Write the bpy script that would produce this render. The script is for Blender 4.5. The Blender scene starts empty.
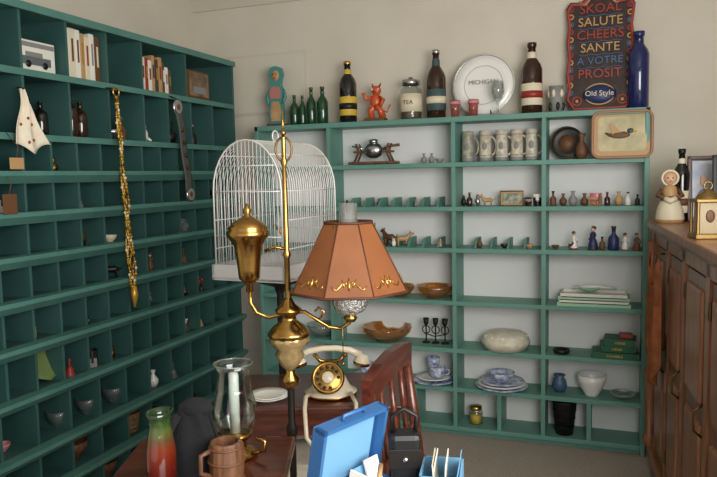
import bpy, bmesh, math, random
from mathutils import Vector as V, Matrix as Mx
random.seed(11)
C=bpy.context.scene.collection
# ---------------------------------------------------------------- materials
def lin(c):
    return tuple(((x/255)/12.92 if x/255<=.04045 else ((x/255+.055)/1.055)**2.4) for x in c)+(1,)
_m={}
def M(name,col,rough=.5,metal=0,col2=None,scale=6,trans=0,bump=0,coat=0,stretch=(1,1,1),detail=4,alpha=1):
    if name in _m: return _m[name]
    m=bpy.data.materials.new(name); m.use_nodes=True; nt=m.node_tree; p=nt.nodes['Principled BSDF']
    p.inputs['Base Color'].default_value=lin(col); p.inputs['Roughness'].default_value=rough
    p.inputs['Metallic'].default_value=metal; p.inputs['Alpha'].default_value=alpha
    if trans: p.inputs['Transmission Weight'].default_value=trans
    if coat: p.inputs['Coat Weight'].default_value=coat; p.inputs['Coat Roughness'].default_value=.1
    if col2 or bump:
        tc=nt.nodes.new('ShaderNodeTexCoord'); mp=nt.nodes.new('ShaderNodeMapping'); mp.inputs['Scale'].default_value=stretch
        n=nt.nodes.new('ShaderNodeTexNoise'); n.inputs['Scale'].default_value=scale; n.inputs['Detail'].default_value=detail
        nt.links.new(tc.outputs['Object'],mp.inputs[0]); nt.links.new(mp.outputs[0],n.inputs['Vector'])
        if col2:
            r=nt.nodes.new('ShaderNodeValToRGB'); r.color_ramp.elements[0].color=lin(col); r.color_ramp.elements[1].color=lin(col2)
            r.color_ramp.elements[0].position=.35; r.color_ramp.elements[1].position=.65
            nt.links.new(n.outputs['Fac'],r.inputs[0]); nt.links.new(r.outputs[0],p.inputs['Base Color'])
        if bump:
            b=nt.nodes.new('ShaderNodeBump'); b.inputs['Strength'].default_value=bump; b.inputs['Distance'].default_value=.01
            nt.links.new(n.outputs['Fac'],b.inputs['Height']); nt.links.new(b.outputs[0],p.inputs['Normal'])
    _m[name]=m; return m
def G(name,tint,lo=.06,hi=.75,body=0,bodycol=(255,255,255)):
    """thin blown glass: tinted transmission + facing-weighted gloss, optional milky body"""
    m=bpy.data.materials.new(name); m.use_nodes=True; nt=m.node_tree; nt.nodes.clear()
    o=nt.nodes.new('ShaderNodeOutputMaterial'); t=nt.nodes.new('ShaderNodeBsdfTransparent'); t.inputs[0].default_value=lin(tint)
    g=nt.nodes.new('ShaderNodeBsdfGlossy'); g.inputs['Roughness'].default_value=.06
    d=nt.nodes.new('ShaderNodeBsdfDiffuse'); d.inputs[0].default_value=lin(bodycol)
    mx0=nt.nodes.new('ShaderNodeMixShader'); mx0.inputs[0].default_value=body
    lw=nt.nodes.new('ShaderNodeLayerWeight'); lw.inputs[0].default_value=.3
    mr=nt.nodes.new('ShaderNodeMapRange'); mr.inputs[3].default_value=lo; mr.inputs[4].default_value=hi
    mx=nt.nodes.new('ShaderNodeMixShader')
    nt.links.new(t.outputs[0],mx0.inputs[1]); nt.links.new(d.outputs[0],mx0.inputs[2])
    nt.links.new(lw.outputs['Facing'],mr.inputs[0]); nt.links.new(mr.outputs[0],mx.inputs[0])
    nt.links.new(mx0.outputs[0],mx.inputs[1]); nt.links.new(g.outputs[0],mx.inputs[2]); nt.links.new(mx.outputs[0],o.inputs[0])
    _m[name]=m; return m
green=M('teal_paint',(94,142,130),.5,col2=(102,150,139),scale=5,bump=.05)
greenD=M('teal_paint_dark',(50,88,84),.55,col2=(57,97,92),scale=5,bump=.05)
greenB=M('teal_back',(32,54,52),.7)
greenL=M('teal_lip_lit',(76,124,115),.5,col2=(84,132,123),scale=9)  # lighter teal for lips and front edges, with the light they catch painted in
wallm=M('wall_plaster',(208,200,184),.85,col2=(214,207,192),scale=3,bump=.08)
wallw=M('unit_back_white',(226,227,225),.8,col2=(231,232,230),scale=4)
trimm=M('trim_paint',(204,196,180),.6)
ceilm=M('ceiling_paint',(228,225,216),.9)
carpet=M('carpet',(160,147,136),.95,col2=(184,171,158),scale=160,bump=.6)
brass=M('brass',(186,146,82),.25,1,col2=(156,118,60),scale=12)
brassD=M('brass_dark',(120,92,54),.35,1)
gold=M('gold',(214,174,96),.28,1)
silver=M('silver',(200,200,198),.25,1)
iron=M('dark_iron',(44,40,37),.5,.6)
glass=G('clear_glass',(242,246,244),.05,.6)
frost=G('frosted_glass',(236,240,238),.08,.7,.08)
gGreen=M('green_glass',(22,66,38),.08,coat=.6)
gBrown=M('brown_glass',(50,27,15),.08,coat=.6)
gBlack=M('black_glass',(22,20,18),.1,coat=.6)
gBlue=M('blue_glass',(26,36,86),.08,coat=.5)
amber=G('amber_glass',(240,206,150),.06,.6,.13,(214,164,100))
pinkg=G('pink_glass',(240,190,184),.05,.5,.2,(222,150,140))
white=M('white_ceramic',(236,235,230),.25,coat=.4)
cream=M('cream',(224,213,186),.5)
offw=M('paper',(230,227,217),.8)
beige=M('beige_stone',(214,206,188),.5,col2=(172,160,136),scale=60)
grey=M('grey',(136,136,134),.6)
black=M('black',(20,20,22),.45)
cloth=M('black_cloth',(18,18,22),.95,bump=.4,scale=60)
red=M('red',(150,46,38),.4)
orange=M('orange_red',(200,84,44),.35,coat=.3)
yellow=M('yellow',(212,178,66),.5)
blue=M('blue',(44,80,156),.4)
navy=M('navy',(38,48,92),.4)
teal=M('teal_glaze',(70,140,134),.4)
pink=M('pink',(206,134,140),.4)
skin=M('skin',(220,178,148),.5)
brown=M('brown',(102,68,42),.55)
tan=M('tan',(186,148,102),.5)
bookg=M('book_green',(30,92,62),.5)
mint=M('mint',(156,200,166),.5)
caseB=M('case_blue',(52,104,160),.4,coat=.2)
caseL=M('case_light_blue',(120,172,208),.45)
wood=M('red_wood',(100,46,30),.28,col2=(68,29,19),scale=5,stretch=(2,14,14),coat=.3)
oak=M('cabinet_oak',(132,84,52),.4,col2=(98,58,34),scale=4,stretch=(14,14,1.5),coat=.2)
oak2=M('cabinet_oak_light',(160,106,68),.4,col2=(126,78,47),scale=4,stretch=(14,14,1.5),coat=.2)
barrelw=M('barrel_wood',(120,82,56),.5,col2=(88,56,36),scale=6,stretch=(10,10,2))
leather=M('shade_leather',(136,82,45),.55,col2=(118,69,36),scale=8,bump=.1)
leatherD=M('shade_trim',(80,44,26),.6)
wire=M('cage_wire',(214,212,208),.4,.2)
trayg=M('cage_tray',(196,196,194),.4,.1)
cush=M('cushion_cream',(200,192,176),.9,bump=.3,scale=90)
yamber=M('amber_beads',(206,160,62),.3,.5)
# ---------------------------------------------------------------- builder
class B:
    def __init__(s,name,loc=(0,0,0),rz=0,rx=0,ry=0):
        s.name=name;s.bm=bmesh.new();s.mats=[];s.loc=loc;s.rot=(rx,ry,rz);s.T=Mx.Identity(4)
    def at(s,x=0,y=0,z=0,rz=0,rx=0,ry=0,k=1):
        s.T=Mx.Translation((x,y,z))@Mx.Rotation(rz,4,'Z')@Mx.Rotation(ry,4,'Y')@Mx.Rotation(rx,4,'X')@Mx.Diagonal((k,k,k,1)); return s
    def mi(s,m):
        if m not in s.mats: s.mats.append(m)
        return s.mats.index(m)
    def add(s,vs,fs,mat,smooth=False):
        bv=[s.bm.verts.new(s.T@V(v)) for v in vs]; out=[]
        for i,f in enumerate(fs):
            try: fc=s.bm.faces.new([bv[j] for j in f])
            except ValueError: continue
            fc.material_index=s.mi(mat[i] if isinstance(mat,list) else mat); fc.smooth=smooth; out.append(fc)
        return bv,out
    def box(s,x0,x1,y0,y1,z0,z1,mat,bev=0):
        vs=[(x,y,z) for x in(x0,x1) for y in(y0,y1) for z in(z0,z1)]
        fs=[(0,1,3,2),(4,6,7,5),(0,4,5,1),(2,3,7,6),(0,2,6,4),(1,5,7,3)]
        bv,fc=s.add(vs,fs,mat)
        if bev:
            es=list({e for f in fc for e in f.edges})
            bmesh.ops.bevel(s.bm,geom=es,offset=bev,segments=2,affect='EDGES',profile=.5,material=-1)
        return s
    def cbox(s,cx,cy,cz,sx,sy,sz,mat,bev=0):
        return s.box(cx-sx/2,cx+sx/2,cy-sy/2,cy+sy/2,cz-sz/2,cz+sz/2,mat,bev)
    def lathe(s,prof,mat,seg=20,sx=1,sy=1,o=(0,0,0),smooth=True,flute=None):
        vs=[];fs=[];ml=[]
        rings=[]
        for r,z in prof:
            if r<1e-5: rings.append([len(vs)]); vs.append((o[0],o[1],o[2]+z))
            else:
                ring=[]
                for i in range(seg):
                    a=2*math.pi*i/seg; rr=r*(1+(flute[0]*math.cos(flute[1]*a) if flute else 0))
                    ring.append(len(vs)); vs.append((o[0]+rr*math.cos(a)*sx,o[1]+rr*math.sin(a)*sy,o[2]+z))
                rings.append(ring)
        for k in range(len(rings)-1):
            a,b=rings[k],rings[k+1]; mm=mat[k] if isinstance(mat,list) else mat
            if len(a)==1 and len(b)==1: continue
            for i in range(seg):
                j=(i+1)%seg
                if len(a)==1: f=(a[0],b[j],b[i])
                elif len(b)==1: f=(a[i],a[j],b[0])
                else: f=(a[i],a[j],b[j],b[i])
                fs.append(f); ml.append(mm)
        s.add(vs,fs,ml,smooth); return s
    def ball(s,x,y,z,rx,ry,rz,mat,seg=14,n=8):
        pr=[(math.sin(math.pi*i/n),-math.cos(math.pi*i/n)*rz) for i in range(n+1)]
        pr[0]=(0,-rz);pr[-1]=(0,rz)
        return s.lathe(pr,mat,seg,rx,ry,(x,y,z))
    def tube(s,pts,r,mat,seg=8,closed=False,smooth=True):
        pts=[V(p) for p in pts]; n=len(pts); vs=[];fs=[]
        up=V((0,0,1)); prev=None
        for i,p in enumerate(pts):
            if closed: t=pts[(i+1)%n]-pts[i-1]
            else: t=pts[min(i+1,n-1)]-pts[max(i-1,0)]
            t.normalize()
            if prev is None:
                a=up if abs(t.dot(up))<.9 else V((1,0,0)); u=t.cross(a).normalized()
            else:
                u=(prev-t*prev.dot(t)); u=u.normalized() if u.length>1e-6 else t.orthogonal().normalized()
            prev=u; w=t.cross(u); rr=r[i] if isinstance(r,(list,tuple)) else r
            for k in range(seg):
                a=2*math.pi*k/seg; vs.append(p+(u*math.cos(a)+w*math.sin(a))*rr)
        m=n if closed else n-1
        for i in range(m):
            j=(i+1)%n
            for k in range(seg):
                l=(k+1)%seg; fs.append((i*seg+k,i*seg+l,j*seg+l,j*seg+k))
        if not closed: fs.append(tuple(range(seg))[::-1]); fs.append(tuple((n-1)*seg+k for k in range(seg)))
        s.add(vs,fs,mat,smooth); return s
    def ring(s,x,y,z,R,r,mat,ax='Z',seg=24,sub=6,ry=None):
        ry=ry or R; pts=[]
        for i in range(seg):
            a=2*math.pi*i/seg; c,d=R*math.cos(a),ry*math.sin(a)
            pts.append({'Z':(x+c,y+d,z),'Y':(x+c,y,z+d),'X':(x,y+c,z+d)}[ax])
        return s.tube(pts,r,mat,sub,True)
    def prism(s,poly,y0,y1,mat,smooth=False):
        n=len(poly); vs=[(x,y0,z) for x,z in poly]+[(x,y1,z) for x,z in poly]
        fs=[tuple(range(n)),tuple(range(2*n-1,n-1,-1))]+[(i,i+n,(i+1)%n+n,(i+1)%n) for i in range(n)]
        s.add(vs,fs,mat,smooth); return s
    def grid(s,fn,nu,nv,mat):
        vs=[fn(i/nu,j/nv) for i in range(nu+1) for j in range(nv+1)]
        fs=[(i*(nv+1)+j,(i+1)*(nv+1)+j,(i+1)*(nv+1)+j+1,i*(nv+1)+j+1) for i in range(nu) for j in range(nv)]
        s.add(vs,fs,mat,True); return s
    def text(s,body,size,mat,ext=.003):
        cu=bpy.data.curves.new('tmp','FONT'); cu.body=body; cu.size=size; cu.extrude=ext; cu.align_x='CENTER'; cu.align_y='CENTER'; cu.resolution_u=3
        ob=bpy.data.objects.new('tmp',cu); C.objects.link(ob); bpy.context.view_layer.update()
        me=bpy.data.meshes.new_from_object(ob.evaluated_get(bpy.context.evaluated_depsgraph_get()))
        R=Mx.Rotation(math.pi/2,4,'X')
        s.add([R@v.co for v in me.vertices],[tuple(p.vertices) for p in me.polygons],mat)
        bpy.data.objects.remove(ob); bpy.data.meshes.remove(me); bpy.data.curves.remove(cu); return s
    def done(s,solid=0):
        if s.bm.faces: bmesh.ops.recalc_face_normals(s.bm,faces=s.bm.faces)
        me=bpy.data.meshes.new(s.name); s.bm.to_mesh(me); s.bm.free()
        for m in s.mats: me.materials.append(m)
        ob=bpy.data.objects.new(s.name,me); C.objects.link(ob); ob.location=s.loc; ob.rotation_euler=s.rot
        if solid:
            md=ob.modifiers.new('solid','SOLIDIFY'); md.thickness=solid
        return ob
# ---------------------------------------------------------------- room
BW=3.53; LW=-2.32; RW=.98; CZ=2.42; Y0=-1.6
b=B('floor'); b.box(LW-.1,RW+.1,Y0,BW+.1,-.1,0,carpet).done()
b=B('wall_back'); b.box(LW-.1,RW+.1,BW,BW+.1,0,CZ,wallm).done()
b=B('wall_left'); b.box(LW-.1,LW,Y0,BW,0,CZ,wallm).done()
b=B('ceiling'); b.box(LW-.1,RW+.1,Y0,BW+.1,CZ,CZ+.1,ceilm).done()
b=B('wall_right')
wy0,wy1,wz0,wz1=-.6,1.3,.85,2.1
b.box(RW,RW+.1,Y0,wy0,0,CZ,wallm).box(RW,RW+.1,wy1,BW,0,CZ,wallm).box(RW,RW+.1,wy0,wy1,0,wz0,wallm).box(RW,RW+.1,wy0,wy1,wz1,CZ,wallm).done()
b=B('window_1')
for a,c,d,e in[(wy0,wy0+.05,wz0,wz1),(wy1-.05,wy1,wz0,wz1),(wy0,wy1,wz0,wz0+.05),(wy0,wy1,wz1-.05,wz1),((wy0+wy1)/2-.02,(wy0+wy1)/2+.02,wz0,wz1)]:
    b.box(RW+.02,RW+.08,a,c,d,e,offw)
b.done()
b=B('trim_1'); b.box(LW,RW,BW-.012,BW,2.29,2.42,trimm).box(LW,RW,BW-.03,BW,2.37,2.42,trimm).done()
b=B('baseboard_right'); b.box(RW-.015,RW,1.3,BW,0,.09,trimm).done()
b=B('baseboard_back'); b.box(.2,RW-.02,BW-.015,BW,0,.09,trimm).done()
b=B('trim_2')
b.box(-2.10,-1.6,BW-.006,BW,1.68,2.02,trimm,.002).box(-2.085,-1.615,BW-.009,BW-.005,1.695,2.005,wallm,.001).done()
# ---------------------------------------------------------------- back shelf unit
UY0,UY1=3.33,3.515; XL,XR=-1.832,.147
Zs=[.05,.250,.450,.691,.956,1.162,1.379,1.600]
b=B('shelf_unit')
for x in(XL,XR-.022): b.box(x,x+.022,UY0,UY1,0,1.6,green,.003)
for z in Zs:
    t=.022 if z<1.59 else .026
    b.box(XL+(.022 if z<1.59 else 0),XR-(.022 if z<1.59 else 0),UY0,UY1,z-t,z,green,.002)
def vd(x,z0,z1): b.box(x-.01,x+.01,UY0+.004,UY1,z0,z1,green)
for i in range(len(Zs)-1):
    z0,z1=Zs[i],Zs[i+1]-.022
    xs=[-1.40,-.74,-.31]
    if i==0: xs=[-1.40,-.952,-.74,-.52,-.31,-.10]
    for x in xs: vd(x,z0,z1)
b.box(XL+.022,XR-.022,UY0+.03,UY0+.045,0,.03,green)
b.box(XL,XR,UY1,UY1+.008,0,1.59,wallw)
for zz,x0,x1 in((1.162,-1.37,-.75),(.956,-1.37,-.75),(.956,-.72,-.32)):
    n=int((x1-x0)/.08)
    for i in range(1,n+1):
        x=x0+i*(x1-x0)/(n+1)
        b.at(x,0,zz); b.add([(-.005,UY0+.02,0),(-.005,UY1-.01,0),(-.005,UY1-.01,.045),(-.005,UY0+.07,.045),(.005,UY0+.02,0),(.005,UY1-.01,0),(.005,UY1-.01,.045),(.005,UY0+.07,.045)],
          [(0,1,2,3),(7,6,5,4),(0,3,7,4),(3,2,6,7),(1,5,6,2),(0,4,5,1)],green); b.at()
b.done()
# ---------------------------------------------------------------- left pigeonhole unit
LX=-1.998; LB=-2.31; LY0,LY1=1.25,3.394
Lz=[.03,.18,.343,.550,.736,.901,1.059,1.214,1.36,1.499,1.731,1.965]
b=B('pigeonhole_cabinet')
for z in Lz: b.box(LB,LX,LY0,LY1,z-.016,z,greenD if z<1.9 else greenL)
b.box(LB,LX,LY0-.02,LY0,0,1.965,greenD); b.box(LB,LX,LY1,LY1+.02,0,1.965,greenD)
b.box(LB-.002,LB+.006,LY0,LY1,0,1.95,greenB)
NC={}
for i in range(len(Lz)-1):
    z0,z1=Lz[i],Lz[i+1]-.016
    if i>=9:
        ys=[1.5,1.72,1.94,2.165,2.39,2.62,2.96] if i==10 else [1.5,1.72,1.94,2.165,2.39,2.62,2.80,2.99,3.19]
    else:
        n=16 if i>2 else 13; NC[i]=n
        ys=[LY0+(LY1-LY0)*k/n for k in range(1,n)]
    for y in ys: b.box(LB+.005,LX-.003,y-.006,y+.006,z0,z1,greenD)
for z in Lz[1:9]:
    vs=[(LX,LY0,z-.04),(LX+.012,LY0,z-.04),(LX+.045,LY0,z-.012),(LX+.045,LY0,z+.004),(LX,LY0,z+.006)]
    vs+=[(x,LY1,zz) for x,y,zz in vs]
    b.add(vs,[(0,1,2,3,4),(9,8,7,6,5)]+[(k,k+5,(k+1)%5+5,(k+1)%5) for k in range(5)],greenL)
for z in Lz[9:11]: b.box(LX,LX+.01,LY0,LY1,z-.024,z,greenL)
b.box(LX,LX+.015,LY0,LY1+.02,1.94,1.968,greenL)
b.done()
# ---------------------------------------------------------------- generic small things
def bottle_prof(r,h,neck=.3,nh=.42):
    return [(0,0),(r*.9,0),(r,.006),(r,h*(1-nh)),(r*.85,h*(1-nh)+r*.5),(r*neck*1.15,h*(1-nh*.55)),(r*neck,h*.93),(r*neck*1.2,h*.935),(r*neck*1.2,h*.97),(r*neck,h*.98)]
def bottle(name,x,y,z,r,h,g,label=None,cap=None,neck=.32,nh=.42,lt=None):
    b=B(name,(x,y,z)); cap=cap or gold
    b.lathe(bottle_prof(r,h,neck,nh)+[(0,h*.98)],g,20)
    b.lathe([(r*neck*1.15,h*.95),(r*neck*1.25,h*.955),(r*neck*1.25,h*1.0),(0,h*1.0)],cap,14)
    if label:
        b.lathe([(r*1.0,h*.12),(r*1.03,h*.125),(r*1.03,h*.42),(r*1.0,h*.425)],label,20)
        b.lathe([(r*1.035,h*.22),(r*1.045,h*.22),(r*1.045,h*.32),(r*1.035,h*.32)],lt or gold,20)
        b.lathe([(r*neck*1.1,h*.74),(r*neck*1.35,h*.745),(r*neck*1.2,h*.86),(r*neck*1.05,h*.87)],label,14)
    return b.done()
def bowl_prof(r,h,foot=.45,t=.004):
    return [(0,0),(r*foot,0),(r*foot,h*.08),(r*.75,h*.35),(r*.95,h*.7),(r,h),(r-t,h),(r*.9,h*.7),(r*.7,h*.38),(r*.3,h*.15),(0,h*.13)]
def plate_prof(r,t=.012):
    return [(0,0),(r*.55,0),(r*.6,t*.3),(r,t),(r,t+.003),(r*.68,t*.5+.003),(r*.58,t*.3+.003),(0,t*.3+.003)]
def cup(b,x,y,z,r,h,mat,band=None,rz=0):
    T=b.T.copy()
    b.lathe([(0,0),(r*.7,0),(r*.75,h*.05),(r*.92,h*.4),(r,h),(r*.93,h),(r*.85,h*.4),(r*.6,h*.1),(0,h*.1)],mat,18,o=(x,y,z))
    if band: b.lathe([(r*.96,h*.55),(r*1.0,h*.57),(r*1.02,h*.8),(r*1.0,h*.82)],band,18,o=(x,y,z))
    pts=[(x+math.cos(rz)*(r*.9+r*.6*math.sin(a)),y+math.sin(rz)*(r*.9+r*.6*math.sin(a)),z+h*.5-h*.3*math.cos(a)) for a in [math.pi*i/8 for i in range(9)]]
    b.tube(pts,r*.1,mat,6); b.T=T
pal=[white,white,cream,brown,red,brown,brassD,black,pink,grey,tan,silver,grey,offw,gBrown,gBrown,frost,brown,black,iron]
def trinket(b,x,y,z,s,kind=None,rz=None,c=None):
    T=b.T.copy(); rz=random.uniform(0,6.28) if rz is None else rz
    b.T=T@Mx.Translation((x,y,z))@Mx.Rotation(rz,4,'Z')@Mx.Diagonal((s,s,s,1))
    k=random.randint(0,8) if kind is None else kind; c=c or random.choice(pal); c2=random.choice(pal)
    if k==0:
        b.lathe([(0,0),(.24,0),(.24,.05),(.2,.07),(.22,.12),(.15,.4),(.09,.5),(.14,.6),(.12,.7),(.05,.76),(0,.77)],[c2,c2,c2,c,c,c,c,c,c,skin],12)
        b.ball(0,0,.86,.1,.1,.12,skin,10,6); b.ball(0,.03,.92,.11,.11,.09,brown,10,6)
        b.tube([(-.13,0,.66),(-.2,-.05,.5),(-.1,-.14,.42)],.035,c,6); b.tube([(.13,0,.66),(.2,-.05,.5),(.1,-.14,.42)],.035,c,6)
    elif k==1:
        b.lathe([(0,0),(.18,0),(.3,.25),(.3,.45),(.12,.7),(.1,.85),(.18,1),(.14,1),(.07,.85),(0,.6)],c,14)
    elif k==2:
        b.cbox(0,0,.25,.8,.55,.5,c,.04).cbox(0,0,.55,.86,.6,.1,c2,.03).ball(0,0,.63,.08,.08,.08,gold,8,5)
    elif k==3:
        b.lathe(bowl_prof(.45,.45,.45,.04),c,16)
    elif k==4:
        b.tube([(-.38,0,.42),(-.2,0,.46),(.1,0,.44),(.3,0,.48),(.42,0,.66),(.5,0,.74)],[.08,.17,.16,.17,.1,.09],c,10)
        b.ball(.54,0,.76,.15,.09,.1,c,10,6); b.ball(.66,0,.72,.07,.05,.05,c,8,5)
        for dy in(-.05,.05): b.tube([(.47,dy,.82),(.44,dy*1.4,.95)],[.04,.01],c,5)
        for dx,dy in((-.25,-.09),(-.25,.09),(.25,-.09),(.25,.09)): b.tube([(dx,dy,.4),(dx-.03,dy,.2),(dx,dy,0)],[.08,.045,.05],c,6)
        b.tube([(-.42,0,.45),(-.55,0,.5),(-.6,0,.66)],[.04,.03,.015],c,5)
    elif k==5:
        cup(b,0,0,0,.3,.55,c,c2)
    elif k==6:
        b.lathe([(0,0),(.2,0),(.22,.05),(.22,.5),(.08,.68),(.08,.9),(.1,.9),(.1,1),(0,1)],[c]*6+[c2]*2,12)
    elif k==7:
        b.lathe([(.3,0),(.24,.12),(.17,.4),(.1,.5),(.04,.52),(.05,.7),(.08,.8),(.04,.9),(0,.92)],c,14)
    else:
        b.ball(0,0,.33,.24,.2,.33,c,12,8); b.ball(0,-.03,.68,.17,.16,.16,c,12,8)
        for dx in(-.07,.07): b.ball(dx,-.17,.72,.04,.03,.04,yellow,6,4); b.tube([(dx*1.4,0,.8),(dx*1.8,0,.93)],[.04,.01],c,5)
        b.tube([(0,-.17,.66),(0,-.24,.62)],[.03,.005],orange,5); b.tube([(0,.15,.2),(0,.35,.08)],[.1,.04],c,6)
    b.T=T
b=B('curio_collection')
for i in range(1,9):
    n=NC[i]; z=Lz[i]
    for k in range(n):
        y=LY0+(LY1-LY0)*(k+.5)/n
        if y<1.5: continue
        m=random.choice([0,0,0,1,1,2])
        for j in range(m):
            s=random.uniform(.05,.09)
            trinket(b,LX-random.uniform(.04,.12),y+(0 if m==1 else (-.03 if j==0 else .03)),z,s)
for y,k,c in ((1.6,None,None),(1.83,None,None),(2.5,3,silver),(2.56,6,brown),(2.72,8,white),(2.86,2,brown),(2.93,1,black),(3.06,1,brown),(3.12,6,black),(3.27,4,brown)):
    trinket(b,LX-.09,y,1.499,.11,k,None,c)
for y in (1.6,1.83): trinket(b,LX-.12,y,1.731,.12,2,.2)
b.done()
b=B('dark_glass_bottle_collection',(LX-.1,0,0))
for y,h,m in((2.27,.19,gBrown),(2.325,.16,gBrown),(2.11,.14,gBlack),(2.05,.15,gBlack),(2.215,.16,gBrown),(2.00,.12,gBlack)):
    b.lathe(bottle_prof(.028,h)+[(0,h*.98)],m,14,o=(0,y,1.499))
b.done()
b=B('book_row',(LX-.16,2.175,1.731)); yy=0
for i in range(7):
    t=random.uniform(.022,.034); h=random.uniform(.18,.205); m=[offw,cream,offw,tan,cream,offw,brown][i]
    b.box(0,.13,yy,yy+t,0,h,m,.002); b.box(.131,.1325,yy+t*.35,yy+t*.65,h*.35,h*.8,[red,brown,brown,gold,red,grey,cream][i]); b.box(.004,.126,yy+.003,yy+t-.003,h-.004,h+.001,offw); yy+=t+.0012
b.done()
b=B('book_row',(LX-.16,2.66,1.731)); yy=0
for i in range(9):
    t=random.uniform(.018,.03); h=random.uniform(.12,.175); m=[cream,red,offw,tan,gBrown,tan,brown,offw,brown][i]
    b.box(0,.12,yy,yy+t,0,h,m,.002); b.box(.121,.1225,yy+t*.3,yy+t*.7,h*.4,h*.75,[brown,gold,red,navy,gold,red,offw,grey,gold][i]); yy+=t+.0012
b.done()
b=B('toy_car_box',(LX-.08,2.05,1.731)); b.cbox(0,0,.06,.07,.19,.12,offw,.003)
b.cbox(.037,0,.045,.003,.14,.03,M('car_grey',(96,104,106),.5),.001).cbox(.037,-.01,.067,.003,.08,.02,grey,.001).box(.0352,.0365,-.09,.09,.095,.112,grey)
for dy in(-.04,.04): b.at(.038,dy,.032,ry=math.pi/2).lathe([(0,0),(.013,0),(.013,.002),(0,.002)],black,12)
b.at().done()
b=B('picture_box',(LX-.06,3.12,1.731)); b.cbox(0,0,.075,.05,.2,.15,brown,.003).cbox(.027,0,.08,.004,.17,.12,M('box_scene',(80,74,66),.5,col2=(150,120,90),scale=14),.001).cbox(.03,.0,.05,.004,.11,.035,grey,.001).done()
def pen(u,v):
    half=.012+.062*v; yy=(u-.5)*2*half+.02*v+.006*math.sin(v*7)
    return (.010*math.sin(u*11+v*3)+.012*v, yy, .20*(1-v)-.018*math.sin(u*math.pi)*v+.012*math.sin(u*9)*v)
b=B('cloth_pennant',(LX+.025,1.905,1.455))
b.grid(pen,16,16,M('embroidered_cloth',(234,227,208),.9,col2=(228,214,190),scale=40))
for u,v in((.3,.6),(.6,.8),(.5,.45),(.75,.6),(.4,.85)): p_=pen(u,v); b.ball(p_[0]+.003,p_[1],p_[2],.002,.006,.006,red,6,4)
b.tube([(-.02,0,.205),(.012,0,.2)],.003,iron,5); b.done(.002)
b=B('price_tag',(LX+.05,1.84,1.39)); b.cbox(0,0,.0,.003,.06,.04,tan,.001).tube([(0,0,.02),(0,.01,.06),(-.04,0,.108)],.0015,brown,4).done()
b=B('price_tag',(LX+.05,1.80,1.25)); b.cbox(0,0,.0,.003,.06,.07,brown,.001).tube([(0,0,.035),(0,.01,.07),(-.01,0,.105)],.0015,brown,4).done()
b=B('bead_necklace_bundle',(LX+.06,2.36,-.012))
for k in range(5):
    pts=[(.008*math.cos(k*1.3+z*20),.012*math.sin(k*1.25+z*23)+(1.68-z)*.06+ (k-2)*.004,z) for z in [1.68-.80*i/60 for i in range(61)]]
    b.tube(pts,.003,yamber,5)
    for i,p in enumerate(pts):
        if (i+k)%2==0: b.ball(p[0],p[1],p[2],.007,.007,.007,[yamber,gold,yamber,cream,brassD][(i+k)%5],6,4)
b.ring(0,0,1.70,.018,.004,gold,'X').tube([(0,0,1.715),(-.055,0,1.722)],.003,iron,6); b.tube([(0,.05,.88),(0,.052,.84),(0,.05,.79)],[.012,.016,.004],yamber,8); b.done()
b=B('leather_belt',(LX+.055,2.80,0))
b.grid(lambda u,v:(.004*math.sin(v*9),-.03+.055*u+.06*v+.015*math.sin(v*3),1.66-.40*v),3,24,M('belt_leather',(78,80,78),.6)); b.tube([(0,0,1.70),(-.05,0,1.722)],.003,iron,6)
for yy,zz,rr in((0,1.665,.036),(.075,1.25,.034)): b.at(0,yy,zz,ry=math.pi/2).lathe([(0,-.004),(rr,-.004),(rr+.002,0),(rr*.8,.004),(rr*.4,.003),(0,.006)],[grey,grey,silver,grey,brown],18)
b.at()
for v in(.25,.4,.55,.7): b.at(.004,.06*v+.015*math.sin(v*3)-.002,1.66-.4*v,ry=math.pi/2).lathe([(0,0),(.012,0),(.008,.003),(0,.004)],brassD,10)
b.at().done(.003)
b=B('green_plate',(LX-.08,2.02,.56)); b.at(0,0,.06,ry=1.15).lathe(plate_prof(.07),M('olive_plate',(120,138,80),.4),24,flute=(.04,8)).at(); b.done()
b=B('glass_dish_collection',(LX-.08,0,.345))
for y in(2.09,2.25,2.41): b.lathe(bowl_prof(.05,.07),frost,18,o=(0,y,0))
b.done()
wk=M('wicker',(150,118,84),.8,col2=(100,74,48),scale=90)
b=B('wicker_basket',(LX-.08,2.48,.181))
b.lathe([(0,0),(.05,0),(.062,.09),(.058,.09),(.045,.008),(0,.008)],wk,20)
for z in(.01,.03,.05,.07,.09): b.ring(0,0,z,.05+.014*z/.09,.004,wk,'Z')
b.done()
b=B('wooden_bowl',(LX-.09,2.32,.031)); b.lathe(bowl_prof(.07,.08),barrelw,20); b.done()
b=B('wooden_bowl',(LX-.09,2.15,.181)); b.lathe(bowl_prof(.07,.08),barrelw,20); b.done()
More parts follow.
